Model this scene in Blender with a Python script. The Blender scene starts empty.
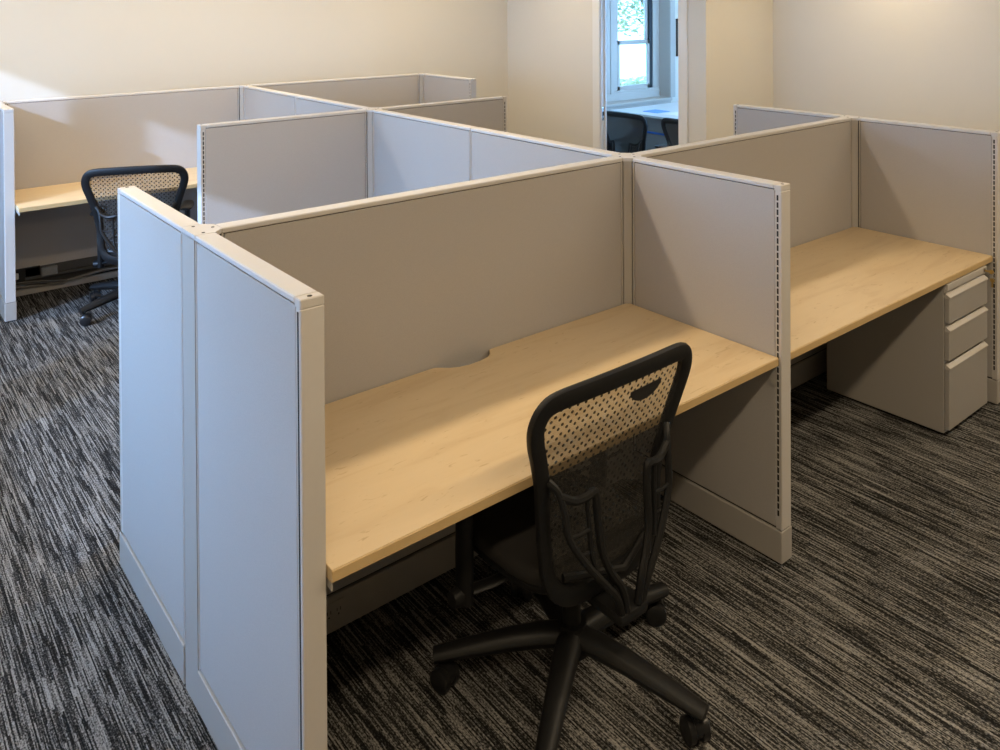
import bpy, bmesh, math, random
from mathutils import Vector, Matrix
random.seed(7)
S = bpy.context.scene
C = S.collection

# ------------------------------------------------------------------ camera
cd = bpy.data.cameras.new('camera'); cam = bpy.data.objects.new('camera', cd); C.objects.link(cam)
YAW, PITCH, ROLL, FPX = 0.6799, -0.0088, 0.0055, 833.4
fw = Vector((math.sin(YAW)*math.cos(PITCH), math.cos(YAW)*math.cos(PITCH), math.sin(PITCH)))
rt = Vector((math.cos(YAW), -math.sin(YAW), 0)); up = rt.cross(fw)
R_ = rt*math.cos(ROLL) - up*math.sin(ROLL); U_ = rt*math.sin(ROLL) + up*math.cos(ROLL)
m = Matrix((R_, U_, -fw)).transposed().to_4x4(); m.translation = Vector((-0.8245, -2.4038, 1.986))
cam.matrix_world = m
cd.sensor_width = 36; cd.lens = 36*FPX/1000; cd.shift_y = -(375-12.02)/1000; cd.clip_start = 0.05; cd.clip_end = 300
S.camera = cam

# ------------------------------------------------------------------ world, sun, exposure
w = bpy.data.worlds.new('sky'); S.world = w; w.use_nodes = True
bg = w.node_tree.nodes['Background']; bg.inputs[0].default_value = (0.235, 0.53, 1.0, 1); bg.inputs[1].default_value = 12.2
sd = bpy.data.lights.new('sun', 'SUN'); sd.energy = 5.0; sd.angle = math.radians(1.0); sd.color = (0.50, 0.66, 1.0)
sun = bpy.data.objects.new('sun', sd); C.objects.link(sun)
sun.rotation_euler = Vector((1, 0.475, -0.474)).to_track_quat('-Z', 'Y').to_euler()
sun.location = (-8, -3, 6)
LAMP_W = 25.2; LAMP_COL = (1.0, 0.80, 0.54)
vs = S.view_settings
vs.view_transform = 'Standard'; vs.look = 'None'; vs.exposure = 0.0; vs.gamma = 1; vs.use_curve_mapping = False

# ------------------------------------------------------------------ materials
def lin(c): return tuple(((v/255+0.055)/1.055)**2.4 if v/255 > 0.04045 else v/255/12.92 for v in c)
def newmat(name):
    mt = bpy.data.materials.new(name); mt.use_nodes = True
    nt = mt.node_tree; b = nt.nodes['Principled BSDF']
    return mt, nt, b
def N(nt, t, **kw):
    n = nt.nodes.new(t)
    for k, v in kw.items(): setattr(n, k, v)
    return n
def mat(name, col, rough=0.5, metal=0.0, noise=0.0, scale=30.0, bump=0.0, spec=0.5):
    mt, nt, b = newmat(name)
    b.inputs['Roughness'].default_value = rough; b.inputs['Metallic'].default_value = metal
    b.inputs['Specular IOR Level'].default_value = spec
    tc = N(nt, 'ShaderNodeTexCoord'); nz = N(nt, 'ShaderNodeTexNoise'); nz.inputs['Scale'].default_value = scale; nz.inputs['Detail'].default_value = 4
    nt.links.new(tc.outputs['Object'], nz.inputs['Vector'])
    mx = N(nt, 'ShaderNodeMix', data_type='RGBA')
    mx.inputs[6].default_value = tuple(v*(1-noise) for v in col)+(1,); mx.inputs[7].default_value = tuple(min(1, v*(1+noise)) for v in col)+(1,)
    nt.links.new(nz.outputs['Fac'], mx.inputs[0]); nt.links.new(mx.outputs[2], b.inputs['Base Color'])
    if bump:
        bp = N(nt, 'ShaderNodeBump'); bp.inputs['Strength'].default_value = bump; bp.inputs['Distance'].default_value = 0.002
        nt.links.new(nz.outputs['Fac'], bp.inputs['Height']); nt.links.new(bp.outputs['Normal'], b.inputs['Normal'])
    return mt
def glassmat(name, tint):
    mt, nt, b = newmat(name); nt.nodes.remove(b)
    o = nt.nodes['Material Output']; t = N(nt, 'ShaderNodeBsdfTransparent'); t.inputs[0].default_value = tint+(1,)
    g = N(nt, 'ShaderNodeBsdfGlossy'); g.inputs['Roughness'].default_value = 0.02
    fr = N(nt, 'ShaderNodeFresnel'); fr.inputs[0].default_value = 1.3
    mx = N(nt, 'ShaderNodeMixShader')
    nt.links.new(fr.outputs[0], mx.inputs[0]); nt.links.new(t.outputs[0], mx.inputs[1]); nt.links.new(g.outputs[0], mx.inputs[2]); nt.links.new(mx.outputs[0], o.inputs[0])
    return mt
def carpetmat():
    mt, nt, b = newmat('carpet'); b.inputs['Roughness'].default_value = 0.95; b.inputs['Specular IOR Level'].default_value = 0.1
    tc = N(nt, 'ShaderNodeTexCoord')
    def nz(sc, detail, off=0):
        mp = N(nt, 'ShaderNodeMapping'); mp.inputs['Scale'].default_value = sc; mp.inputs['Location'].default_value = (off, off*1.7, 0)
        n = N(nt, 'ShaderNodeTexNoise'); n.inputs['Scale'].default_value = 1; n.inputs['Detail'].default_value = detail; n.inputs['Roughness'].default_value = 0.6
        nt.links.new(tc.outputs['Object'], mp.inputs[0]); nt.links.new(mp.outputs[0], n.inputs['Vector']); return n.outputs['Fac']
    def math_(op, a, bb):
        n = N(nt, 'ShaderNodeMath', operation=op)
        for i, v in enumerate((a, bb)):
            if isinstance(v, (int, float)): n.inputs[i].default_value = v
            else: nt.links.new(v, n.inputs[i])
        return n.outputs[0]
    sp = N(nt, 'ShaderNodeSeparateXYZ'); nt.links.new(tc.outputs['Object'], sp.inputs[0])
    wob = nz((3, 9, 1), 2, 5.0)
    xw = math_('ADD', sp.outputs[0], math_('MULTIPLY', wob, 0.0012))
    def yarn(pitch, length, seed):
        ix = math_('FLOOR', math_('DIVIDE', xw, pitch), 0)
        w1 = N(nt, 'ShaderNodeTexWhiteNoise', noise_dimensions='2D'); cx = N(nt, 'ShaderNodeCombineXYZ'); nt.links.new(ix, cx.inputs[0]); cx.inputs[1].default_value = seed
        nt.links.new(cx.outputs[0], w1.inputs['Vector'])
        iy = math_('FLOOR', math_('ADD', math_('DIVIDE', sp.outputs[1], length), math_('MULTIPLY', w1.outputs['Value'], 13.7)), 0)
        w2 = N(nt, 'ShaderNodeTexWhiteNoise', noise_dimensions='3D'); c2 = N(nt, 'ShaderNodeCombineXYZ'); nt.links.new(ix, c2.inputs[0]); nt.links.new(iy, c2.inputs[1]); c2.inputs[2].default_value = seed
        nt.links.new(c2.outputs[0], w2.inputs['Vector']); return w2.outputs['Value']
    y1 = yarn(.0044, .14, 1.5); y3 = yarn(.0088, .26, 8.5); n1 = nz((310, 6, 1), 0, 2.9); d = nz((230, 120, 1), 3, 7.7); e = nz((5, 1.8, 1), 2, 1.3)
    v = math_('ADD', math_('MULTIPLY', y1, 0.32), math_('ADD', math_('MULTIPLY', n1, 0.34), math_('ADD', math_('MULTIPLY', y3, 0.10), math_('ADD', math_('MULTIPLY', d, 0.94), math_('MULTIPLY', e, 0.10)))))
    v = math_('DIVIDE', v, 1.80)
    cr = N(nt, 'ShaderNodeValToRGB'); el = cr.color_ramp.elements
    el[0].position = 0.415; el[0].color = (0.008, 0.008, 0.0085, 1); el[1].position = 0.625; el[1].color = (0.31, 0.30, 0.285, 1)
    k = el.new(0.49); k.color = (0.042, 0.041, 0.040, 1)
    nt.links.new(v, cr.inputs[0]); nt.links.new(cr.outputs[0], b.inputs['Base Color'])
    bp = N(nt, 'ShaderNodeBump'); bp.inputs['Strength'].default_value = 0.6; bp.inputs['Distance'].default_value = 0.004
    nt.links.new(v, bp.inputs['Height']); nt.links.new(bp.outputs[0], b.inputs['Normal'])
    return mt
def maplemat():
    mt, nt, b = newmat('maple_laminate'); b.inputs['Roughness'].default_value = 0.42; b.inputs['Specular IOR Level'].default_value = 0.4
    tc = N(nt, 'ShaderNodeTexCoord')
    mp = N(nt, 'ShaderNodeMapping'); mp.inputs['Scale'].default_value = (2.5, 14, 14)
    n = N(nt, 'ShaderNodeTexNoise'); n.inputs['Scale'].default_value = 1.2; n.inputs['Detail'].default_value = 5; n.inputs['Distortion'].default_value = 0.6
    nt.links.new(tc.outputs['Object'], mp.inputs[0]); nt.links.new(mp.outputs[0], n.inputs['Vector'])
    cr = N(nt, 'ShaderNodeValToRGB'); el = cr.color_ramp.elements
    el[0].position = 0.33; el[0].color = (0.62, 0.455, 0.26, 1); el[1].position = 0.75; el[1].color = (0.69, 0.53, 0.32, 1)
    k = el.new(0.46); k.color = (0.665, 0.505, 0.298, 1)
    nt.links.new(n.outputs['Fac'], cr.inputs[0])
    # small maple flecks
    mp2 = N(nt, 'ShaderNodeMapping'); mp2.inputs['Scale'].default_value = (14, 48, 40); mp2.inputs['Rotation'].default_value = (0, 0, 0.25)
    n2 = N(nt, 'ShaderNodeTexNoise'); n2.inputs['Scale'].default_value = 1; n2.inputs['Detail'].default_value = 3; n2.inputs['Distortion'].default_value = 1.5
    nt.links.new(tc.outputs['Object'], mp2.inputs[0]); nt.links.new(mp2.outputs[0], n2.inputs['Vector'])
    cr2 = N(nt, 'ShaderNodeValToRGB'); e2 = cr2.color_ramp.elements
    e2[0].position = 0.64; e2[0].color = (0, 0, 0, 1); e2[1].position = 0.74; e2[1].color = (0.55, 0.55, 0.55, 1)
    nt.links.new(n2.outputs['Fac'], cr2.inputs[0])
    mx = N(nt, 'ShaderNodeMix', data_type='RGBA'); mx.inputs[7].default_value = (0.42, 0.265, 0.12, 1)
    nt.links.new(cr2.outputs[0], mx.inputs[0]); nt.links.new(cr.outputs[0], mx.inputs[6]); nt.links.new(mx.outputs[2], b.inputs['Base Color'])
    return mt
def meshmat(name='chair_mesh', lo=.56):
    # knitted chair mesh: fine see-through weave with denser dots; driven by UV in metres
    mt, nt, b = newmat(name); b.inputs['Base Color'].default_value = (0.045, 0.042, 0.037, 1); b.inputs['Roughness'].default_value = 0.7
    uv = N(nt, 'ShaderNodeUVMap')
    def dots(pitch_u, pitch_v, ou, ov, r):
        mp = N(nt, 'ShaderNodeMapping'); mp.inputs['Location'].default_value = (ou, ov, 0); mp.inputs['Scale'].default_value = (1/pitch_u, 1/pitch_v, 1)
        nt.links.new(uv.outputs[0], mp.inputs[0])
        fr = N(nt, 'ShaderNodeVectorMath', operation='FRACTION'); nt.links.new(mp.outputs[0], fr.inputs[0])
        sb = N(nt, 'ShaderNodeVectorMath', operation='SUBTRACT'); sb.inputs[1].default_value = (0.5, 0.5, 0); nt.links.new(fr.outputs[0], sb.inputs[0])
        sc = N(nt, 'ShaderNodeVectorMath', operation='MULTIPLY'); sc.inputs[1].default_value = (pitch_u, pitch_v, 0); nt.links.new(sb.outputs[0], sc.inputs[0])
        ln = N(nt, 'ShaderNodeVectorMath', operation='LENGTH'); nt.links.new(sc.outputs[0], ln.inputs[0])
        lt = N(nt, 'ShaderNodeMath', operation='LESS_THAN'); lt.inputs[1].default_value = r; nt.links.new(ln.outputs['Value'], lt.inputs[0])
        return lt.outputs[0]
    P = 0.0275
    outs = [dots(P, P, ou, ov, 0.0047) for ou, ov in ((0, 0), (0.42, 0.40))]
    acc = outs[0]
    for o in outs[1:]:
        mxm = N(nt, 'ShaderNodeMath', operation='MAXIMUM'); nt.links.new(acc, mxm.inputs[0]); nt.links.new(o, mxm.inputs[1]); acc = mxm.outputs[0]
    cm = N(nt, 'ShaderNodeMix', data_type='RGBA'); cm.inputs[6].default_value = (0.045, 0.042, 0.037, 1); cm.inputs[7].default_value = (0.012, 0.011, 0.010, 1)
    nt.links.new(acc, cm.inputs[0]); nt.links.new(cm.outputs[2], b.inputs['Base Color'])
    fac = N(nt, 'ShaderNodeMapRange'); fac.inputs[3].default_value = lo; fac.inputs[4].default_value = 0.95; nt.links.new(acc, fac.inputs[0])
    t = N(nt, 'ShaderNodeBsdfTransparent'); mx = N(nt, 'ShaderNodeMixShader')
    nt.links.new(fac.outputs[0], mx.inputs[0]); nt.links.new(t.outputs[0], mx.inputs[1]); nt.links.new(b.outputs[0], mx.inputs[2])
    nt.links.new(mx.outputs[0], nt.nodes['Material Output'].inputs[0])
    return mt
def emitmat(name, col, st):
    mt, nt, b = newmat(name); b.inputs['Emission Color'].default_value = col+(1,); b.inputs['Emission Strength'].default_value = st
    b.inputs['Base Color'].default_value = (0.9, 0.9, 0.9, 1); return mt

M = dict(
    wall=mat('cream_paint', (0.725, 0.69, 0.615), 0.85, noise=0.015, scale=3, spec=0.2),
    ceil=mat('white_ceiling', (0.82, 0.81, 0.78), 0.9, noise=0.02, scale=20, spec=0.2),
    white=mat('white_trim_paint', (0.80, 0.79, 0.76), 0.45, noise=0.01, scale=8),
    fabric=mat('panel_fabric', (0.455, 0.43, 0.41), 0.9, noise=0.10, scale=450, bump=0.25, spec=0.15),
    trim=mat('panel_trim', (0.60, 0.565, 0.53), 0.45, noise=0.02, scale=60, spec=0.4),
    cap=mat('panel_top_cap', (0.61, 0.59, 0.575), 0.45, noise=0.02, scale=60, spec=0.4),
    base=mat('panel_base_metal', (0.42, 0.395, 0.365), 0.5, noise=0.02, scale=60, spec=0.4),
    gap=mat('dark_gap', (0.035, 0.033, 0.032), 0.7),
    slot=mat('slot_black', (0.010, 0.010, 0.010), 0.8),
    carpet=carpetmat(), maple=maplemat(), mesh=meshmat(), shademesh=meshmat('chair_mesh_shaded', .86),  # second mesh: same weave made more opaque, shade behind the side-room chairs put in
    edge=mat('maple_edge_band', (0.60, 0.42, 0.20), 0.45, noise=0.06, scale=40),
    ped=mat('pedestal_steel', (0.40, 0.375, 0.345), 0.45, noise=0.03, scale=250, spec=0.4),
    pull=mat('pedestal_pull', (0.56, 0.525, 0.49), 0.35, noise=0.02, scale=100, spec=0.5),
    plastic=mat('black_plastic', (0.0105, 0.0105, 0.011), 0.45, noise=0.05, scale=120, spec=0.3),
    seat=mat('black_seat_fabric', (0.022, 0.020, 0.019), 0.8, noise=0.2, scale=300, bump=0.2, spec=0.3),
    rubber=mat('caster_rubber', (0.012, 0.012, 0.013), 0.3),
    brass=mat('brass', (0.62, 0.42, 0.14), 0.3, metal=1.0),
    chrome=mat('nickel', (0.62, 0.60, 0.57), 0.25, metal=1.0),
    darkmetal=mat('raceway_steel', (0.075, 0.073, 0.070), 0.5, noise=0.1, scale=60),
    galv=mat('galvanised_steel', (0.30, 0.30, 0.29), 0.45, metal=0.4, noise=0.15, scale=60),
    cable=mat('grey_cable', (0.22, 0.21, 0.20), 0.5, noise=0.05, scale=50),
    blue=mat('blue_plastic', (0.03, 0.16, 0.62), 0.4),
    tabletop=mat('white_tabletop', (0.60, 0.62, 0.60), 0.35, noise=0.03, scale=12),
    grey=mat('grey_laminate', (0.30, 0.30, 0.29), 0.6, noise=0.06, scale=40),
    paper=mat('paper', (0.78, 0.76, 0.66), 0.8, noise=0.02, scale=30),
    bluepaper=mat('blue_paper', (0.12, 0.30, 0.75), 0.7),
    frame=mat('picture_wood', (0.07, 0.05, 0.035), 0.5, noise=0.2, scale=40),
    print_=mat('picture_print', (0.22, 0.27, 0.26), 0.6, noise=0.4, scale=9),
    winframe=mat('window_paint', (0.50, 0.47, 0.42), 0.45, noise=0.02, scale=10),
    track=mat('window_track_dark', (0.03, 0.035, 0.04), 0.6),
    glass=glassmat('window_glass', (0.95, 0.97, 0.98)),
    leaf=mat('leaf', (0.26, 0.27, 0.10), 0.6, noise=0.5, scale=3), bark=mat('bark', (0.12, 0.09, 0.06), 0.9, noise=0.3, scale=20, bump=0.5),
    paving=mat('pale_paving', (0.62, 0.61, 0.58), 0.8, noise=0.08, scale=4), render=mat('white_render', (0.85, 0.84, 0.82), 0.8, noise=0.03, scale=3),
    lens=emitmat('lamp_lens', (1.0, 0.80, 0.54), 1.0),
)

# ------------------------------------------------------------------ mesh helpers
def box(bm, x0, x1, y0, y1, z0, z1, bev=0.0, seg=1):
    r = bmesh.ops.create_cube(bm, size=1.0)
    vsn = r['verts']
    for v in vsn:
        v.co = Vector((x0+(v.co.x+.5)*(x1-x0), y0+(v.co.y+.5)*(y1-y0), z0+(v.co.z+.5)*(z1-z0)))
    if bev:
        es = list({e for v in vsn for e in v.link_edges})
        bmesh.ops.bevel(bm, geom=es, offset=bev, segments=seg, affect='EDGES', profile=0.5)
def prism(bm, poly, z0, z1, axis='z'):
    """extrude a 2-D polygon; axis z: (x,y) poly; axis x: (y,z) poly from x=z0..z1; axis y: (x,z)"""
    def P(a, b, h): return {'z': (a, b, h), 'x': (h, a, b), 'y': (a, h, b)}[axis]
    lo = [bm.verts.new(P(a, b, z0)) for a, b in poly]; hi = [bm.verts.new(P(a, b, z1)) for a, b in poly]
    n = len(poly); bm.faces.new(lo); bm.faces.new(hi)
    for i in range(n): bm.faces.new((lo[i], lo[(i+1) % n], hi[(i+1) % n], hi[i]))
    bmesh.ops.recalc_face_normals(bm, faces=bm.faces[:])
def tube(bm, pts, rad, seg=8, flat=None, closed=False, upv=None):
    """sweep an ellipse along pts. rad: float or list; flat: list/float second radius (along upv-ish)"""
    pts = [Vector(p) for p in pts]; n = len(pts)
    ra = rad if isinstance(rad, (list, tuple)) else [rad]*n
    rb = ra if flat is None else (flat if isinstance(flat, (list, tuple)) else [flat]*n)
    rings = []; prev = None
    for i, p in enumerate(pts):
        if closed: t = pts[(i+1) % n]-pts[i-1]
        else: t = pts[min(i+1, n-1)]-pts[max(i-1, 0)]
        t.normalize()
        ref = Vector(upv) if upv is not None else (prev if prev is not None else (Vector((0, 0, 1)) if abs(t.z) < .9 else Vector((0, 1, 0))))
        b = (ref - t*ref.dot(t)).normalized(); a = t.cross(b).normalized(); prev = b
        rings.append([bm.verts.new(p + a*(ra[i]*math.cos(q)) + b*(rb[i]*math.sin(q))) for q in [2*math.pi*k/seg for k in range(seg)]])
    for i in range(n if closed else n-1):
        A, B = rings[i], rings[(i+1) % n]
        for k in range(seg): bm.faces.new((A[k], A[(k+1) % seg], B[(k+1) % seg], B[k]))
    if not closed: bm.faces.new(rings[0][::-1]); bm.faces.new(rings[-1])
def cyl(bm, p0, p1, r0, r1=None, seg=16): tube(bm, [p0, p1], [r0, r0 if r1 is None else r1], seg)
def obj(name, bm, mt, parent=None, smooth=False):
    bmesh.ops.recalc_face_normals(bm, faces=bm.faces[:])
    me = bpy.data.meshes.new(name); bm.to_mesh(me); bm.free()
    me.materials.append(M[mt] if isinstance(mt, str) else mt)
    if smooth:
        for p in me.polygons: p.use_smooth = True
        try: me.set_sharp_from_angle(angle=math.radians(40))
        except Exception: pass
    o = bpy.data.objects.new(name, me); C.objects.link(o)
    if parent is not None: o.parent = parent
    return o
def one(name, mt, parent, fn, smooth=False):
    bm = bmesh.new(); fn(bm); return obj(name, bm, mt, parent, smooth)
def tag(o, label, cat, group=None):
    o['label'] = label; o['category'] = cat
    if group: o['group'] = group
    return o
def thing(name, label, cat, loc=(0, 0, 0), rz=0.0, group=None):
    o = bpy.data.objects.new(name, None); o.empty_display_size = .1; C.objects.link(o); o.location = loc; o.rotation_euler = (0, 0, rz)
    return tag(o, label, cat, group)
def struct(name, mt, fn, parent=None):
    o = one(name, mt, parent, fn)
    if parent is None: o['kind'] = 'structure'
    return o
def copy_tree(o, parent=None):
    c = o.copy(); C.objects.link(c); c.parent = parent
    for ch in list(o.children): copy_tree(ch, c)
    return c

# ------------------------------------------------------------------ room shell
XL, XD, XR, YF, YB, ZC = -1.9, 4.94, 5.93, -6.5, 4.6, 3.0
TW = .07                  # door wall thickness
YREC = 1.967
struct('floor', 'carpet', lambda bm: box(bm, XL, 8.7, YF, YB, -0.12, 0))
struct('ceiling', 'ceil', lambda bm: box(bm, XL-.25, 8.8, YF-.2, YB+.25, ZC, ZC+.15))
def wb(bm):
    box(bm, XL, XD+TW, YB, YB+.25, 0, ZC)                      # behind the cubicles
    box(bm, XD+TW, 5.95, YB, YB+.25, 0, ZC)                    # side room, left of its window
    box(bm, 7.67, 8.7, YB, YB+.25, 0, ZC); box(bm, 5.95, 7.67, YB, YB+.25, 0, .74); box(bm, 5.95, 7.67, YB, YB+.25, 2.45, ZC)
struct('wall_back', 'wall', wb)
DY0, DY1, DZ = 2.240, 3.209, 2.13
def wr(bm):
    box(bm, XD, XD+TW, DY1, YB, 0, ZC); box(bm, XD, XD+TW, YREC, DY0, 0, ZC); box(bm, XD, XD+TW, DY0, DY1, DZ, ZC)
    box(bm, XD+TW, XR+.12, YREC, YREC+.12, 0, ZC)
    box(bm, XR, XR+.12, YF, YREC, 0, ZC)
struct('wall_right', 'wall', wr)
WIN = [(-0.12, 1.25, 2.35), (1.70, 2.72, 2.65), (2.85, 3.66, 2.62)]
def wl(bm):
    ys = [YF]+[v for p in WIN for v in p[:2]]+[YB]
    for i in range(0, len(ys), 2): box(bm, XL-.2, XL, ys[i], ys[i+1], 0, ZC)
    for a, b, t in WIN: box(bm, XL-.2, XL, a, b, 0, .75); box(bm, XL-.2, XL, a, b, t, ZC)
struct('wall_left', 'wall', wl)
struct('wall_front', 'wall', lambda bm: box(bm, XL-.2, XR+.12, YF-.15, YF, 0, ZC))
struct('wall_far', 'wall', lambda bm: box(bm, 8.6, 8.75, YREC, YB, 0, ZC))
# windows in the left wall (out of frame, the source of the cool daylight)
for i, (a, b, t) in enumerate(WIN):
    def wf(bm, a=a, b=b, t=t):
        x0, x1 = XL-.16, XL-.11
        box(bm, x0, x1, a, a+.05, .75, t); box(bm, x0, x1, b-.05, b, .75, t); box(bm, x0, x1, a, b, .75, .80); box(bm, x0, x1, a, b, t-.05, t)
    f = struct('window_%d' % (i+1), 'winframe', wf)
    one('window_pane', 'glass', f, lambda bm, a=a, b=b, t=t: box(bm, XL-.14, XL-.134, a+.05, b-.05, .80, t-.05))
    one('window_sill', 'white', f, lambda bm, a=a, b=b: box(bm, XL-.10, XL+.04, a-.04, b+.04, .755, .785, .004))
# baseboards
def bb(bm):
    box(bm, XL, XD, YB-.014, YB, 0, .1)
struct('baseboard_back', 'white', bb)
def bb2(bm):
    box(bm, XD-.014, XD, DY1+.1, YB-.014, 0, .1); box(bm, XD-.014, XD, YREC, DY0-.08, 0, .1); box(bm, XD-.014, XR-.014, YREC-.014, YREC, 0, .1); box(bm, XR-.014, XR, YF, YREC-.014, 0, .1)
struct('baseboard_right', 'white', bb2)
# door frame
def dcase(bm):
    for xa, xb in ((XD-.016, XD+.001), (XD+TW-.001, XD+TW+.015)):
        box(bm, xa, xb, DY1-.012, DY1+.085, 0, DZ+.085, .004); box(bm, xa, xb, DY0-.085, DY0+.012, 0, DZ+.085, .004); box(bm, xa, xb, DY0-.085, DY1+.085, DZ-.012, DZ+.085, .004)
d = struct('door_1', 'white', dcase)
def djamb(bm):
    box(bm, XD-.001, XD+TW+.001, DY1-.02, DY1+.004, 0, DZ, .002); box(bm, XD-.001, XD+TW+.001, DY0-.004, DY0+.02, 0, DZ, .002); box(bm, XD-.001, XD+TW+.001, DY0, DY1, DZ-.02, DZ+.004, .002)
    box(bm, XD+.042, XD+.055, DY1-.034, DY1-.018, 0, DZ-.02); box(bm, XD+.042, XD+.055, DY0+.018, DY0+.034, 0, DZ-.02)
one('door_jamb', 'white', d, djamb)
sp = one('strike_plate', 'chrome', d, lambda bm: box(bm, XD+.008, XD+.040, DY1-.0215, DY1-.0195, .87, 1.0, .0006))
one('strike_hole', 'slot', sp, lambda bm: (box(bm, XD+.014, XD+.034, DY1-.0225, DY1-.0212, .915, .955), box(bm, XD+.019, XD+.029, DY1-.0225, DY1-.0212, .885, .893), box(bm, XD+.019, XD+.029, DY1-.0225, DY1-.0212, .978, .986)))
# window of the side room: paired double-hung sashes in a deep reveal
YW = 4.80
def sash_window(name, x0, x1):
    z0, z1, zm = .90, 2.42, 1.49
    def fr(bm):
        box(bm, x0, x0+.05, YW-.03, YW+.04, z0, z1, .004); box(bm, x1-.13, x1, YW-.03, YW+.04, z0, z1, .004)
        box(bm, x0, x1, YW-.03, YW+.04, z0-.04, z0, .004); box(bm, x0, x1, YW-.03, YW+.04, z1-.02, z1+.03, .004)
    f = struct(name, 'winframe', fr)
    def sash(nm, za, zb, ya):
        def s(bm):
            a, b = x0+.055, x1-.19
            box(bm, a, a+.045, ya, ya+.03, za, zb, .003); box(bm, b-.045, b, ya, ya+.03, za, zb, .003)
            box(bm, a, b, ya, ya+.03, za, za+.055, .003); box(bm, a, b, ya, ya+.03, zb-.045, zb, .003)
        so = one('sash', 'winframe', f, s)
        one('pane', 'glass', so, lambda bm: box(bm, x0+.09, x1-.225, ya+.012, ya+.017, za+.04, zb-.03))
    sash('sash', z0, zm+.03, YW-.025); sash('sash', zm-.02, z1-.02, YW+.006)
    one('sash_track', 'track', f, lambda bm: box(bm, x1-.19, x1-.13, YW-.02, YW+.035, z0, z1-.02))
    return f
sash_window('window_4', 6.81, 7.66)
sash_window('window_5', 5.96, 6.74)
def trim1(bm):
    box(bm, 6.73, 6.82, YW-.04, YW+.05, .86, 2.45, .004)
    box(bm, 5.94, 7.68, YB-.03, YW+.04, .735, .775, .008)
    box(bm, 5.955, 7.665, YW-.04, YW+.05, .775, .865, .004)
    box(bm, 7.655, 7.672, YB-.002, YW+.04, .775, 2.45, .003)
    box(bm, 7.655, 7.75, YB-.018, YB+.002, .775, 2.53, .004)
struct('trim_1', 'winframe', trim1)
def trim2(bm): box(bm, 5.94, 7.66, YB-.02, YB, .60, .735, .004)
struct('trim_2', 'winframe', trim2)

# ------------------------------------------------------------------ linear pendant lamps (above the frame)
lamp0 = None
for r, y in enumerate((-2.18, 0.80, 3.48)):
    for i in ((0, 1, 2, 3), (0, 1, 3), (0, 1, 2))[r]:
        x = -0.9 + i*1.95 + (.55 if r == 2 else 0)
        if lamp0 is None:
            t = thing('linear_pendant_lamp', 'long slim white pendant lamp hung above the cubicles', 'lamp', (x, y, 2.76), 0, 'rows of linear pendant lamps'); lamp0 = t
            one('lamp_housing', 'white', t, lambda bm: box(bm, -.85, .85, -.08, .08, 0, .06, .005))
            one('lamp_lens', 'lens', t, lambda bm: box(bm, -.83, .83, -.068, .068, -.006, .002))
            for s in (-.6, .6): one('hanger_wire', 'chrome', t, lambda bm, s=s: cyl(bm, (s, 0, .06), (s, 0, .24), .002, seg=6))
        else:
            t = copy_tree(lamp0); t.location = (x, y, 2.76)
        ld = bpy.data.lights.new('lamp_light', 'AREA'); ld.shape = 'RECTANGLE'; ld.size = 1.66; ld.size_y = .14; ld.energy = LAMP_W; ld.color = LAMP_COL
        lo = bpy.data.objects.new('lamp_light', ld); C.objects.link(lo); lo.location = (x, y, 2.748)

t = copy_tree(lamp0); t.location = (7.0, 2.9, 2.76); t.rotation_euler.z = math.pi/2; t['label'] = 'long slim white fill lamp added out of view in the side room'  # made-up fill lamp, added to warm the blue daylight in the side room
ld = bpy.data.lights.new('lamp_light', 'AREA'); ld.shape = 'RECTANGLE'; ld.size = 1.66; ld.size_y = .14; ld.energy = 14.0; ld.color = LAMP_COL
lo = bpy.data.objects.new('lamp_light', ld); C.objects.link(lo); lo.location = (7.0, 2.9, 2.748); lo.rotation_euler.z = math.pi/2

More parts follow.
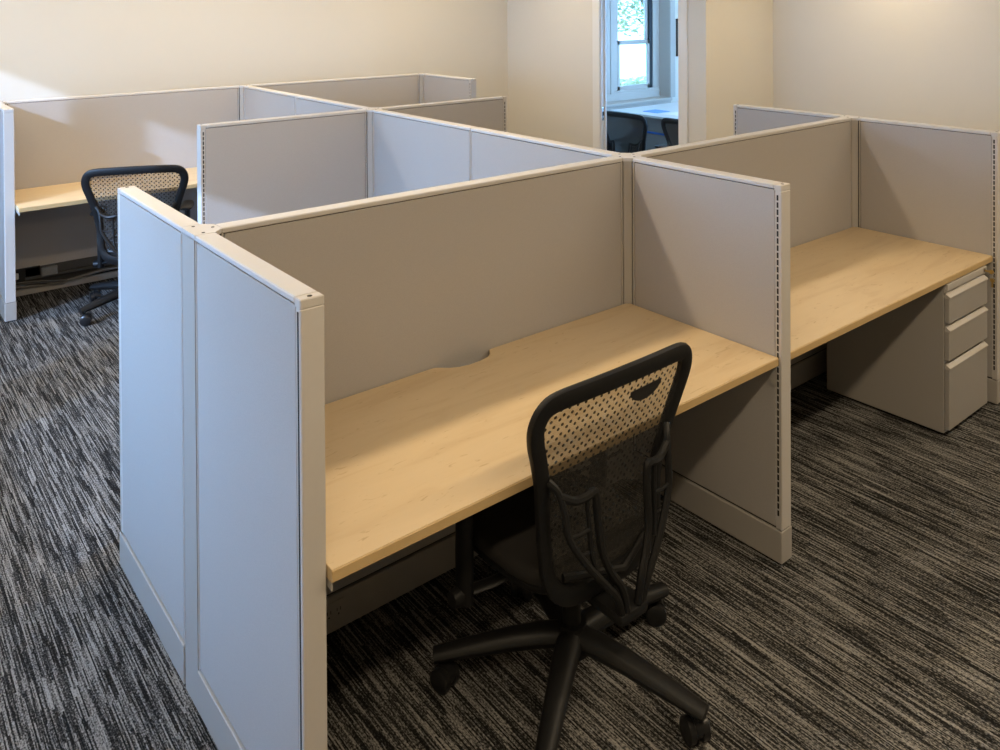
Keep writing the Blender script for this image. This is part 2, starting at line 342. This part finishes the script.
# ------------------------------------------------------------------ cubicle panels and posts
T, H, HB = 0.0584, 1.345, 0.122
h = T/2
POSTG = 0.058            # panel starts this far from a post centre
def panel(label, p0, p1, free0=False, free1=False, open_base=False, outlet=None, slotlen=.0195):
    """straight panel run between ground points p0 and p1 (its true ends)"""
    dx, dy = p1[0]-p0[0], p1[1]-p0[1]; L = math.hypot(dx, dy); rz = math.atan2(dy, dx)
    t = thing('cubicle_panel', label, 'panel', (p0[0], p0[1], 0), rz)
    e0 = .024 if free0 else .006; e1 = .024 if free1 else .006
    one('panel_core', 'gap', t, lambda bm: box(bm, .003, L-.003, -h+.007, h-.007, .03, H-.012))
    for s in (-1, 1):
        ya, yb = sorted((s*(h-.009), s*(h-.0012)))
        one('fabric_panel', 'fabric', t, lambda bm: box(bm, e0+.003, L-e1-.003, ya, yb, HB+.008, H-.019, .0015))
        if open_base and s == open_base: continue
        yc, yd = sorted((s*(h-.012), s*(h+.004)))
        b = one('base_cover', 'base', t, lambda bm: box(bm, 0, L, yc, yd, .008, HB, .0025))
        if outlet and outlet[0] == s:
            ox = outlet[1]; yo = s*(h+.004)
            y0, y1 = sorted((yo, yo+s*.002))
            pl = one('outlet_plate', 'base', b, lambda bm: box(bm, ox-.036, ox+.036, y0, y1, .045, .105, .0008))
            y0, y1 = sorted((yo+s*.0018, yo+s*.0028))
            for k in (-.017, .017):
                one('outlet_slots', 'slot', b, lambda bm: (box(bm, ox+k-.007, ox+k-.005, y0, y1, .07, .08), box(bm, ox+k+.005, ox+k+.007, y0, y1, .07, .08), box(bm, ox+k-.002, ox+k+.002, y0, y1, .058, .063)))
    one('top_cap', 'cap', t, lambda bm: box(bm, (.03 if free0 else 0), L-(.03 if free1 else 0), -h, h, H-.016, H, .003))
    for fr, xa, sg in ((free0, 0.0, 1), (free1, L, -1)):
        if fr:
            a, b = sorted((xa, xa+sg*.009))
            ec = one('end_cap', 'trim', t, lambda bm: (box(bm, a, b, -h, h, HB+.002, H-.022, .0025),
                     box(bm, min(xa, xa+sg*.029), max(xa, xa+sg*.029), -h, h, H-.022, H, .0025)))
            a2, b2 = sorted((xa+sg*.009, xa+sg*.025))
            st = one('slotted_strip', 'trim', t, lambda bm: box(bm, a2, b2, -h+.002, h-.002, HB+.004, H-.02))
            def slots(bm):
                z = HB+.05
                while z < H-.045:
                    for s in (-1, 1):
                        y0, y1 = sorted((s*(h-.004), s*(h-.0014)))
                        box(bm, min(xa+sg*.0125, xa+sg*.0195), max(xa+sg*.0125, xa+sg*.0195), y0, y1, z, z+slotlen)
                    z += .0254
            if slotlen: one('slots', 'slot', st, slots)['kind'] = 'stuff'
            one('cap_hole', 'slot', ec, lambda bm: cyl(bm, (xa+sg*.014, 0, H-.003), (xa+sg*.014, 0, H+.0006), .006, seg=12))
            a3, b3 = sorted((xa-sg*.001, xa+sg*.02))
            one('base_end', 'base', t, lambda bm: box(bm, a3, b3, -h-.0035, h+.0035, .008, HB, .0025))
        else:
            a, b = sorted((xa, xa+sg*.005))
            one('edge_trim', 'trim', t, lambda bm: box(bm, a, b, -h, h, HB+.002, H-.016, .0015))
    return t
def post(label, x, y, dirs):
    t = thing('connector_post', label, 'post', (x, y, 0))
    A = POSTG-.007
    D = [(1, 0), (0, 1), (-1, 0), (0, -1)]; nm = ['e', 'n', 'w', 's']
    def outline(ex):
        pts = []
        for i in range(4):
            d0, d1 = D[i], D[(i+1) % 4]; p0, p1 = nm[i] in dirs, nm[(i+1) % 4] in dirs
            l0 = (A if p0 else h)+ex; l1 = (A if p1 else h)+ex
            def P(a, b): return (d0[0]*a+d1[0]*b, d0[1]*a+d1[1]*b)
            if p0 and p1: pts += [P(l0, h), P(h, l1)]
            elif p0: pts += [P(l0, h)] if not p1 else []
            elif p1: pts += [P(h, l1)]
            else: pts += [P(h, h)]
        return pts
    one('post_body', 'base', t, lambda bm: prism(bm, outline(0), HB-.004, H-.012))
    def core(bm):
        for i in range(4):
            if nm[i] in dirs:
                ex, ey = D[i]; k = h-.006; r = A+.0065
                box(bm, min(-k*abs(ey), ex*r), max(k*abs(ey), ex*r), min(-k*abs(ex), ey*r), max(k*abs(ex), ey*r), .02, H-.016)
    one('post_core', 'gap', t, core)
    one('post_cap', 'cap', t, lambda bm: prism(bm, outline(.006), H-.014, H))
    for i in range(4):
        if nm[i] in dirs: one('cap_screw', 'slot', t, lambda bm: cyl(bm, (D[i][0]*.042, D[i][1]*.042, H-.003), (D[i][0]*.042, D[i][1]*.042, H+.0006), .005, seg=10))
    one('post_foot', 'base', t, lambda bm: prism(bm, outline(.003), 0.0, HB-.004))
    return t
W1, W2 = 1.805, 3.6625
G = POSTG
YD, YE, XE, XF = 2.115, 4.146, 3.50, 0.063
post('junction post where the tall near-left panels meet the wall behind the front desk', 0, 0, 'nse')
post('four-way junction post at the back corner of the front desk', W1, 0, 'nsew')
post('junction post at the back right corner of the desk with the drawer pedestal', W2, 0, 'nsw')
post('four-way junction post behind the middle of the cubicle block', W1, YD, 'nsew')
post('junction post at the back wall right of the far left desk', W1, YE, 'sew')
post('far right corner post of the rearmost cubicle panels', XE+h, YE, 'sw')
post('corner post at the left end of the far left desk', XF, YE, 'se')
panel('near-left panel lit blue, closest to the camera, ending in a pale end cap', (0, -.7235), (0, -G), free0=True, slotlen=.0252)
panel('blue-lit panel behind the nearest one, in front of the far chair', (0, G), (0, .7412), free1=True, slotlen=0)
panel('wide taupe panel behind the front desk and its chair', (G, 0), (W1-G, 0), outlet=(-1, .345))
panel('wide taupe panel behind the desk with the drawer pedestal', (W1+G, 0), (W2-G, 0))
panel('panel with slotted edge between the front desk and the pedestal desk', (W1, -.752), (W1, -G), free0=True)
panel('panel at the right edge beside the drawer pedestal', (W2, -.7626), (W2, -G), free0=True)
panel('short panel reaching back from the right corner toward the door', (W2, G), (W2, .7674), free1=True)
panel('bluish grey panel just beyond the front desk wall, nearer of two in line', (W1, G), (W1, 1.0617))
panel('bluish grey panel beyond the front desk wall, farther of two in line', (W1, 1.0677), (W1, YD-G))
panel('grey panel with slotted left edge standing right of the far chair', (.7318, YD), (W1-G, YD), free0=True)
panel('taupe panel ending beside the door wall corner, in the middle distance', (W1+G, YD), (2.8612, YD), free1=True)
panel('pale panel in the rear partition line, nearer of two before the back wall', (W1, YD+G), (W1, 3.144))
panel('pale panel in the rear partition line, touching the back wall row', (W1, 3.150), (W1, YE-G))
pe = panel('long panel behind the far left desk with daylight patches', (XF+G, YE), (W1-G, YE), open_base=-1)
panel('long tan panel of the rearmost cubicle along the back wall', (W1+G, YE), (XE+h-G, YE))
panel('short tan end panel of the rearmost cubicle', (XE+h, 3.35), (XE+h, YE-G), free0=True)
panel('white-lit panel end at the left edge beside the far left desk', (XF, 3.619), (XF, YE-G), free0=True)

# exposed raceway under the far left desk (belongs to the long panel behind it)
Lp = W1-XF-2*G
ra = one('raceway', 'darkmetal', pe, lambda bm: (box(bm, .10, Lp-.05, -h-.012, -h+.008, .125, .185, .004), box(bm, .10, Lp-.05, -h-.02, -h-.01, .105, .125, .002)))
one('connector', 'galv', ra, lambda bm: (box(bm, .20, .30, -h-.03, -h-.012, .115, .175, .004), box(bm, .215, .235, -h-.034, -h-.028, .125, .165), box(bm, .255, .285, -h-.034, -h-.028, .13, .16)))
one('connector_plug', 'white', ra, lambda bm: box(bm, .035, .06, -h-.03, -h-.008, .125, .165, .004))
one('connector_socket', 'slot', ra, lambda bm: box(bm, .0, .195, -h-.012, -h+.006, .10, .19, .003))
one('bottom_rail', 'base', pe, lambda bm: box(bm, 0, Lp, -h-.012, h-.01, .004, .05, .003))
for k, (zz, yy, mm) in enumerate(((.085, -.05, 'cable'), (.098, -.062, 'darkmetal'), (.072, -.045, 'cable'))):
    def cab(bm, zz=zz, yy=yy):
        pts = []
        for i in range(25):
            u = i/24; x = .01+u*(Lp-.1)
            pts.append((x, yy-.028*math.sin(u*7+k), zz+.010*math.sin(u*9+k*1.3)-.03*math.exp(-((u-.22)/.1)**2)))
        tube(bm, pts, .008, 8)
    one('power_cable', mm, pe, cab, True)

# ------------------------------------------------------------------ desks
def desk(label, x0, x1, yb, yf, notch=True):
    """work surface; yb back edge, yf front edge (toward the camera)"""
    t = thing('desk', label, 'desk', ((x0+x1)/2, yb, 0)); w = (x1-x0)/2; D = yf-yb
    zt, zb = .737, .708
    pts = [(-w, D), (w, D), (w, 0)]
    if notch:
        c = 0.02
        prof = [(.118, 0), (.108, -.004), (.100, -.016), (.088, -.034), (.065, -.048), (.03, -.056), (-.02, -.057), (-.06, -.050), (-.09, -.034), (-.112, -.014), (-.126, -.003), (-.14, 0)]
        pts += [(c+a, b) for a, b in prof]
    pts += [(-w, 0)]
    def top(bm):
        prism(bm, pts, zb, zt)
        es = [e for e in bm.edges if all(abs(v.co.z-zt) < 1e-6 for v in e.verts)]
        bmesh.ops.bevel(bm, geom=es, offset=.002, segments=2, affect='EDGES', profile=.5)
    one('work_surface', 'maple', t, top)
    one('edge_band', 'edge', t, lambda bm: box(bm, -w+.0005, w-.0005, D-.0022, D+.001, zb+.0005, zt-.0025, .001))
    for s in (-1, 1):
        xa, xb = sorted((s*(w-.004), s*(w-.030)))
        gz = .075 if s > 0 else .022
        def br(bm):
            ys = D+.03
            prism(bm, [(ys-.01, zb-.002), (-.35+.0, zb-.002), (-.36, zb-.02), (ys+.03, zb-.02)], xa, xb, 'x')
            prism(bm, [(D+.005, zb-.002), (D+.075, zb-.002), (D+.075, zb-.012), (D+.018, zb-gz), (D+.005, zb-gz)], s*(w-.002), s*(w-.005), 'x')
        one('cantilever_bracket', 'base', t, br)
    return t
d1 = desk('light maple desk at the front with a cable notch in its back edge', h+.004, W1-h-.003, -h-.003, -.7403)
d2 = desk('light maple desk on the right above the drawer pedestal', W1+h+.003, W2-h-.003, -h-.003, -.7403)
d3 = desk('far left light wood desk behind the far chair', XF+h+.004, W1-h-.003, YE-h-.003, 3.507, notch=False)

# ------------------------------------------------------------------ drawer pedestal
PX0, PX1, PYF, PYB = 3.128, 3.557, -.725, -.150
t = thing('drawer_pedestal', 'grey steel drawer pedestal with three drawers under the right desk', 'pedestal', ((PX0+PX1)/2, PYF, 0))
pw = (PX1-PX0)/2; pd = PYB-PYF
one('body', 'ped', t, lambda bm: box(bm, -pw, pw, 0, pd, .014, .700, .003))
one('top_rail', 'pull', t, lambda bm: (box(bm, -pw, pw, -.018, 0, .672, .702, .002), box(bm, -pw, pw, -.010, 0, .661, .672)))
one('plinth', 'slot', t, lambda bm: box(bm, -pw+.02, pw-.02, .02, pd-.02, 0, .014))
for za, zb in ((.522, .657), (.352, .505), (.035, .333)):
    dr = one('drawer', 'ped', t, lambda bm: box(bm, -pw+.003, pw-.003, -.022, -.002, za, zb-.02, .002))
    one('drawer_pull', 'pull', dr, lambda bm: prism(bm, [(-.002, zb-.022), (-.022, zb-.022), (-.026, zb-.019), (-.026, zb-.014), (-.006, zb), (-.002, zb)], -pw+.003, pw-.003, 'x'))
lk = one('lock', 'chrome', t, lambda bm: cyl(bm, (pw-.035, -.018, .687), (pw-.035, -.023, .687), .010, seg=16))
one('keyhole', 'slot', lk, lambda bm: box(bm, pw-.037, pw-.033, -.0238, -.0228, .681, .693))
kt = thing('key_ring', 'small brass keys hanging from the pedestal lock', 'keys', ((PX0+PX1)/2+pw-.035, PYF-.024, .60))
one('key_blade', 'brass', kt, lambda bm: box(bm, -.0012, .0012, -.020, .0002, .083, .091))
one('key_bow', 'brass', kt, lambda bm: (cyl(bm, (-.0014, -.028, .087), (.0014, -.028, .087), .011, seg=14)))
def ring(bm): tube(bm, [(.011*math.cos(a)*.3, -.030+.011*math.cos(a), .070+.014*math.sin(a)) for a in [2*math.pi*k/16 for k in range(16)]], .0011, 6, closed=True)
one('split_ring', 'chrome', kt, ring)
one('spare_key', 'brass', kt, lambda bm: (cyl(bm, (.003, -.030, .046), (.0055, -.030, .046), .011, seg=14), box(bm, .003, .0055, -.034, -.026, .012, .037)))

# ------------------------------------------------------------------ office chairs
def smoothpts(p, n):
    """Catmull-Rom through p (open)"""
    out = []; P = [Vector(q) for q in p]; P = [2*P[0]-P[1]]+P+[2*P[-1]-P[-2]]
    segs = len(P)-3
    for s in range(segs):
        a, b, c, d = P[s:s+4]
        for k in range(n):
            u = k/n
            out.append(0.5*((2*b)+(c-a)*u+(2*a-5*b+4*c-d)*u*u+(3*b-a-3*c+d)*u**3))
    out.append(P[-2]); return out
def lerp_tab(tab, z):
    if z <= tab[0][0]: return tab[0][1]
    for (a, b), (c, d) in zip(tab, tab[1:]):
        if z <= c: return b+(d-b)*(z-a)/(c-a)
    return tab[-1][1]
ZB0, ZT0 = .375, 1.005
YPROF = [(.36, -.15), (.45, -.135), (.565, -.13), (.65, -.138), (.73, -.158), (.85, -.188), (.95, -.212), (1.02, -.23)]
def backpt(u, z):
    """point on the back-rest surface: u across, z up"""
    return Vector((u, lerp_tab(YPROF, z)+.24*u*u*max(0, min(1, (z-.35)/.5)), z))
def back_outline():
    # half outline (centre line of the frame tube), from bottom centre up the right side to top centre
    half = [(0, .386), (.11, .389), (.178, .414), (.212, .47), (.219, .54), (.224, .60), (.232, .66), (.246, .73), (.270, .81), (.288, .865), (.294, .912), (.278, .952), (.238, .971), (.12, .977), (0, .979)]
    pts = smoothpts([(a, b, 0) for a, b in half], 4)
    right = [(p.x, p.y) for p in pts]
    left = [(-a, b) for a, b in right[1:-1]][::-1]
    return right+left
def build_chair(label, group, up_=0.0, legrot=0.0, half_moon=False, meshname='mesh'):
    t = thing('office_chair', label, 'chair', group=group)
    U = up_
    # five star base
    one('base_hub', 'plastic', t, lambda bm: (cyl(bm, (0, 0, .095), (0, 0, .178), .052, .042, 20)), True)
    for k in range(5):
        a = legrot+k*2*math.pi/5; c, s = math.cos(a), math.sin(a)
        def leg(bm):
            pts = [(c*r, s*r, z) for r, z in ((.02, .140), (.09, .140), (.18, .130), (.29, .112), (.405, .092))]
            tube(bm, pts, [.040, .038, .034, .030, .026], 10, [.032, .032, .030, .026, .018], upv=(0, 0, 1))
        lg = one('leg', 'plastic', t, leg, True)
        def cast(bm):
            px, py = c*.382, s*.382
            cyl(bm, (px, py, .03), (px, py, .095), .010, seg=8)
            tx, ty = math.cos(a+.9), math.sin(a+.9); qx, qy = px-.012*ty, py+.012*tx
            for o in (-1, 1): tube(bm, [(qx+tx*o*.008, qy+ty*o*.008, .033), (qx+tx*o*.011, qy+ty*o*.011, .033), (qx+tx*o*.029, qy+ty*o*.029, .033), (qx+tx*o*.034, qy+ty*o*.034, .033)], [.028, .033, .033, .025], 18)
            tube(bm, [(qx-tx*.013, qy-ty*.013, .042), (qx+tx*.013, qy+ty*.013, .042)], .031, 14)
        one('caster', 'rubber', lg, cast, True)
    one('gas_column', 'plastic', t, lambda bm: (cyl(bm, (0, 0, .12), (0, 0, .26+min(0, U)*.6), .027, seg=16), cyl(bm, (0, 0, min(.25, .31+U)), (0, 0, .345+U), .016, seg=16)), True)
    one('tilt_mechanism', 'plastic', t, lambda bm: (box(bm, -.085, .085, -.11, .15, .318+U, .362+U, .012, 2), cyl(bm, (-.13, .03, .342+U), (.13, .03, .342+U), .014, seg=12), cyl(bm, (.0, -.105, .335+U), (.0, -.15, .330+U), .022, seg=14)), True)
    # seat
    def cushion(bm):
        nu, nv = 18, 18; y0, y1 = -.135, .335; zt = .444+U
        def outline(ang):
            cx, sy = math.cos(ang), math.sin(ang); n = 3.4
            r = (abs(cx)**n+abs(sy)**n)**(-1/n); return .236*r*cx, (y0+y1)/2+(y1-y0)/2*r*sy
        rings = []
        for zz, sc in ((-.050, .90), (-.046, .97), (-.030, 1.0), (-.014, .99), (-.004, .95), (.0, .86), (-.004, .55), (-.007, .25)):
            rg = []
            for k in range(40):
                x, y = outline(2*math.pi*k/40); yc = (y0+y1)/2
                x *= sc; y = yc+(y-yc)*sc
                drop = -.035*max(0, (y-yc-.12)/.12)**2 if y > yc+.12 else 0
                rg.append(bm.verts.new((x, y, zt+zz+drop+.012*(x/.25)**2)))
            rings.append(rg)
        for A, B in zip(rings, rings[1:]):
            for k in range(40): bm.faces.new((A[k], A[(k+1) % 40], B[(k+1) % 40], B[k]))
        bm.faces.new(rings[0][::-1]); bm.faces.new(rings[-1])
    one('seat', 'seat', t, cushion, True)
    def pan(bm):
        rings = []
        for zz, sc in ((.352, .55), (.362, .86), (.385, .955), (.404, .97)):
            rings.append([bm.verts.new((.235*sc*(abs(math.cos(q))**.6)*math.copysign(1, math.cos(q)), .10+.235*sc*(abs(math.sin(q))**.6)*math.copysign(1, math.sin(q)), zz+U-(.02 if math.sin(q) > .8 else 0))) for q in [2*math.pi*k/36 for k in range(36)]])
        for A, B in zip(rings, rings[1:]):
            for k in range(36): bm.faces.new((A[k], A[(k+1) % 36], B[(k+1) % 36], B[k]))
        bm.faces.new(rings[0][::-1]); bm.faces.new(rings[-1])
    one('seat_pan', 'plastic', t, pan, True)
    # back rest
    ol = back_outline(); up3 = Vector((0, 0, U))
    def bframe(bm):
        n = len(ol); P = [backpt(u, z) for u, z in ol]
        cen = Vector((0, 0, .7)); seg = 12; rings = []
        for i in range(n):
            tg = (P[(i+1) % n]-P[i-1]).normalized(); nrm = Vector((0, -1, -.12)).normalized(); nrm = (nrm-tg*nrm.dot(tg)).normalized()
            inw = tg.cross(nrm).normalized()
            z = ol[i][1]
            wd = .026 if z > .93 else (.021+.005*max(0, (z-.6)/.33) if z > .46 else .021+.009*(.46-z)/.07)
            rings.append([bm.verts.new(P[i]+up3+inw*wd*math.copysign(abs(math.cos(q))**.7, math.cos(q))+nrm*.014*math.copysign(abs(math.sin(q))**.7, math.sin(q))) for q in [2*math.pi*k/seg for k in range(seg)]])
        for i in range(n):
            A, B = rings[i], rings[(i+1) % n]
            for k in range(seg): bm.faces.new((A[k], A[(k+1) % seg], B[(k+1) % seg], B[k]))
    bf = one('back_frame', 'plastic', t, bframe, True)
    # mesh panel with UV in metres
    bm = bmesh.new(); uvl = bm.loops.layers.uv.new('UVMap')
    half = sorted({(round(z, 5), round(abs(u), 5)) for u, z in ol})
    zs = [.388+(.979-.388)*i/36 for i in range(37)]
    def hw(z):
        best = 0
        for (u0, z0), (u1, z1) in zip(ol, ol[1:]+ol[:1]):
            if (z0-z)*(z1-z) <= 0 and abs(z1-z0) > 1e-9:
                best = max(best, abs(u0+(u1-u0)*(z-z0)/(z1-z0)))
        return best
    grid = []
    for z in zs:
        wz = max(hw(z), .002)
        grid.append([(bm.verts.new(backpt(wz*(j/12-1), z)+up3+Vector((0, .004, 0))), wz*(j/12-1), z) for j in range(25)])
    for A, B in zip(grid, grid[1:]):
        for j in range(24):
            q = (A[j], A[j+1], B[j+1], B[j]); f = bm.faces.new([x[0] for x in q])
            for lp, x in zip(f.loops, q): lp[uvl].uv = (x[1], x[2])
    ms = obj('back_mesh', bm, meshname, t, True)
    if half_moon:
        def patch(bm):
            fr, bk = [], []
            outl = [(.100+.068*math.cos(a), .914+.042*math.sin(a)) for a in [math.pi+math.pi*k/14 for k in range(15)]]
            for u, z in outl:
                z2 = z
                fr.append(bm.verts.new(backpt(u, z2)+up3+Vector((0, -.005, 0)))); bk.append(bm.verts.new(backpt(u, z2)+up3+Vector((0, -.002, 0))))
            bm.faces.new(fr); bm.faces.new(bk[::-1])
            for k in range(len(fr)): bm.faces.new((fr[k-1], fr[k], bk[k], bk[k-1]))
        one('half_moon_patch', 'seat', ms, patch)  # dark half-moon shape on the rear of the mesh
    # lower back band (solid plastic lip along the bottom of the back)
    one('back_band', 'seat', t, lambda bm: band(bm, U))
    # ladder braces either side, sweeping down to the mount
    for s in (-1, 1):
        def B_(pts, r, bm): tube(bm, smoothpts([(s*x, y, z+U) for x, y, z in pts], 5), r, 8)
        def brace(bm):
            B_([(.238, -.160, .745), (.217, -.178, .716), (.206, -.192, .66), (.198, -.200, .597), (.158, -.215, .528), (.107, -.230, .462), (.062, -.238, .405), (.040, -.235, .350)], .0105, bm)
            B_([(.214, -.182, .705), (.17, -.192, .683), (.135, -.200, .685), (.108, -.202, .690), (.101, -.203, .665), (.097, -.207, .60), (.092, -.215, .53), (.070, -.225, .47), (.040, -.236, .421), (.022, -.238, .351)], .0115, bm)
            B_([(.135, -.200, .685), (.130, -.203, .62), (.126, -.208, .535), (.115, -.218, .49)], .0070, bm)
            for z, x0, x1 in ((.600, .197, .130), (.540, .165, .126)): B_([(x0, -.202, z), ((x0+x1)/2, -.204, z-.003), (x1, -.206, z)], .0055, bm)
        one('brace', 'plastic', t, brace, True)
    one('back_mount', 'plastic', t, lambda bm: (box(bm, -.055, .055, -.25, -.09, .318+U, .352+U, .012, 2), tube(bm, [(-.17, -.145, .455+U), (0, -.205, .44+U), (.17, -.145, .455+U)], .011, 8)), True)
    # arm rests
    for s in (-1, 1):
        def armpost(bm):
            x = s*.272
            tube(bm, [(x, .16, .27+U), (x, .16, .40+U), (x*1.01, .155, .52+U), (x*1.02, .15, .625+U)], [.032, .034, .032, .027], 12, [.022, .023, .022, .018], upv=(1, 0, 0))
            tube(bm, [(s*.06, .07, .352+U), (s*.2, .12, .315+U), (s*.265, .16, .295+U)], [.022]*3, 10, [.010]*3, upv=(0, 0, 1))
        ar = one('armrest', 'plastic', t, armpost, True)
        def pad(bm):
            x = s*.275
            tube(bm, [(x, .02, .655+U), (x, .035, .655+U), (x, .11, .652+U), (x, .19, .652+U), (x, .235, .655+U), (x, .25, .655+U)], [.022, .040, .046, .044, .036, .018], 14, [.008, .014, .016, .016, .014, .008], upv=(0, 0, 1))
        one('arm_pad', 'plastic', ar, pad, True)
        one('arm_knob', 'plastic', ar, lambda bm: cyl(bm, (s*.288, .16, .292+U), (s*.318, .16, .292+U), .027, .022, 16), True)
    return t
def band(bm, U):
    rows = []
    for z in (.41, .44, .47, .495):
        wz = {.41: .12, .44: .165, .47: .182, .495: .188}[z]
        rows.append([bm.verts.new(backpt(wz*(j/8-1), z)+Vector((0, .008, U))) for j in range(17)])
    for A, B in zip(rows, rows[1:]):
        for j in range(16): bm.faces.new((A[j], A[j+1], B[j+1], B[j]))
    geo = bmesh.ops.solidify(bm, geom=bm.faces[:], thickness=.003)
c1 = build_chair('black mesh-back office chair pulled up to the front desk', 'black mesh-back office chairs', 0.0, math.radians(143.4), half_moon=True)
c1.location = (.86, -.64, 0); c1.rotation_euler.z = math.radians(0)
c2 = build_chair('black mesh-back office chair at the far left desk, partly behind the blue-lit panel', 'black mesh-back office chairs', -.03, math.radians(219))
c2.location = (.778, 3.37, 0); c2.rotation_euler.z = math.radians(-24)
c3 = build_chair('black office chair in the side room, left of the two seen through the doorway', 'black mesh-back office chairs', -.12, math.radians(20), meshname='shademesh')
c3.location = (5.68, 3.44, 0); c3.rotation_euler.z = math.radians(-88)
c4 = copy_tree(c3); c4['label'] = 'black office chair in the side room, right of the two seen through the doorway'
c4.location = (5.72, 2.64, 0); c4.rotation_euler.z = math.radians(-94)

# ------------------------------------------------------------------ side room furniture
t = thing('meeting_table', 'white-topped table by the window in the side room', 'table', (6.95, 3.35, 0))
one('table_top', 'tabletop', t, lambda bm: box(bm, -.62, .62, -1.05, 1.05, .712, .740, .004))
one('modesty_panel', 'grey', t, lambda bm: box(bm, -.36, -.34, -.95, .95, .12, .70, .002))
for sy in (-.95, .95): one('table_leg', 'grey', t, lambda bm, sy=sy: (box(bm, -.45, .45, sy-.03, sy+.03, 0, .05, .006), box(bm, -.06, .06, sy-.03, sy+.03, .05, .712, .004)))
cb = thing('network_cable', 'blue cable running along the grey panel of the side room table', 'cable', (6.57, 3.35, 0))
one('cable_run', 'blue', cb, lambda bm: tube(bm, smoothpts([(0, -.9, .505), (0, -.4, .50), (-.002, .2, .495), (-.002, .55, .50), (0, .9, .50)], 6), .0125, 8), True)
tag(one('document', 'paper', None, lambda bm: box(bm, 6.50, 6.78, 3.55, 3.77, .7405, .7425)), 'cream paper sheet on the white side room table', 'paper')
tag(one('folder', 'bluepaper', None, lambda bm: box(bm, 6.52, 6.74, 3.84, 4.06, .7405, .746, .0008)), 'blue folder lying on the white side room table', 'folder')
t = thing('picture_frame', 'dark framed picture on the side room wall beside the window', 'picture', (7.98, YB, 1.3))
one('frame', 'frame', t, lambda bm: (box(bm, -.2, .2, -.022, 0, 0, .025), box(bm, -.2, .2, -.022, 0, .465, .49), box(bm, -.2, -.175, -.022, 0, 0, .49), box(bm, .175, .2, -.022, 0, 0, .49)))
one('print', 'print_', t, lambda bm: box(bm, -.18, .18, -.010, -.001, .02, .47))

# ------------------------------------------------------------------ outside the side-room window
struct('ground', 'paving', lambda bm: box(bm, -30, 60, YB+.26, 70, -.75, -.6))
struct('ground_left', 'paving', lambda bm: box(bm, -60, XL-.26, -40, YB+.26, -.75, -.6))
t = thing('house', 'bright white house wall across the yard outside the window', 'building', (20, 24, -.6))
one('house_wall', 'render', t, lambda bm: box(bm, -9, 9, 0, 6, 0, 4.6))
one('house_roof', 'grey', t, lambda bm: prism(bm, [(-.5, 4.6), (6.5, 4.6), (3, 6.4)], -9.4, 9.4, 'x'))
for x in (-5.5, -2.2, 1.4, 5.0):
    f = one('house_window', 'winframe', t, lambda bm, x=x: box(bm, x-.5, x+.5, -.03, .02, 1.0, 2.5))
    one('house_pane', 'track', f, lambda bm, x=x: box(bm, x-.43, x+.43, -.035, -.028, 1.08, 2.42))
def foliage(bm, n, c, r, s):
    for _ in range(n):
        while True:
            p = Vector((random.uniform(-1, 1), random.uniform(-1, 1), random.uniform(-1, 1)))
            if .25 < p.length < 1: break
        q = Vector((c[0]+p.x*r[0], c[1]+p.y*r[1], c[2]+p.z*r[2]))
        a = Vector((random.gauss(0, 1), random.gauss(0, 1), random.gauss(0, 1))).normalized(); b = a.orthogonal().normalized()
        k = s*random.uniform(.6, 1.3)
        vs_ = [bm.verts.new(q+a*k), bm.verts.new(q+b*k*.45), bm.verts.new(q-a*k), bm.verts.new(q-b*k*.45)]
        bm.faces.new(vs_)
def tree(label, x, y, zc, r, n, s, h_):
    t = thing('tree', label, 'tree', (x, y, -.6))
    def tr(bm):
        tube(bm, smoothpts([(0, 0, 0), (.05, 0, h_*.5), (0, .05, h_)], 4), .11, 8)
        for k in range(6):
            a = k*1.05; tube(bm, [(0, 0, h_*.7), (math.cos(a)*r[0]*.6, math.sin(a)*r[1]*.6, h_+random.uniform(.1, .9))], [.06, .02], 6)
    one('trunk', 'bark', t, tr, True)
    one('foliage', 'leaf', t, lambda bm: foliage(bm, n, (0, 0, zc+.6), r, s))['kind'] = 'stuff'
tree('leafy tree seen through the upper window sash', 16.3, 11.8, 3.3, (4.3, 1.6, 2.3), 14000, .075, 3.2)
tree('smaller leafy tree farther left outside the window', 9.0, 10.6, 2.6, (1.8, 1.2, 2.4), 5000, .07, 2.8)
t = thing('shrub', 'low shrub on the ground outside the lower window sash', 'shrub', (14.2, 11.0, -.6))
one('shrub_foliage', 'leaf', t, lambda bm: foliage(bm, 3500, (0, 0, .42), (2.6, .5, .42), .07))['kind'] = 'stuff'
one('stems', 'bark', t, lambda bm: [tube(bm, [(x, 0, 0), (x*1.1, random.uniform(-.2, .2), .4)], .015, 5) for x in [-1.8+.4*k for k in range(10)]])
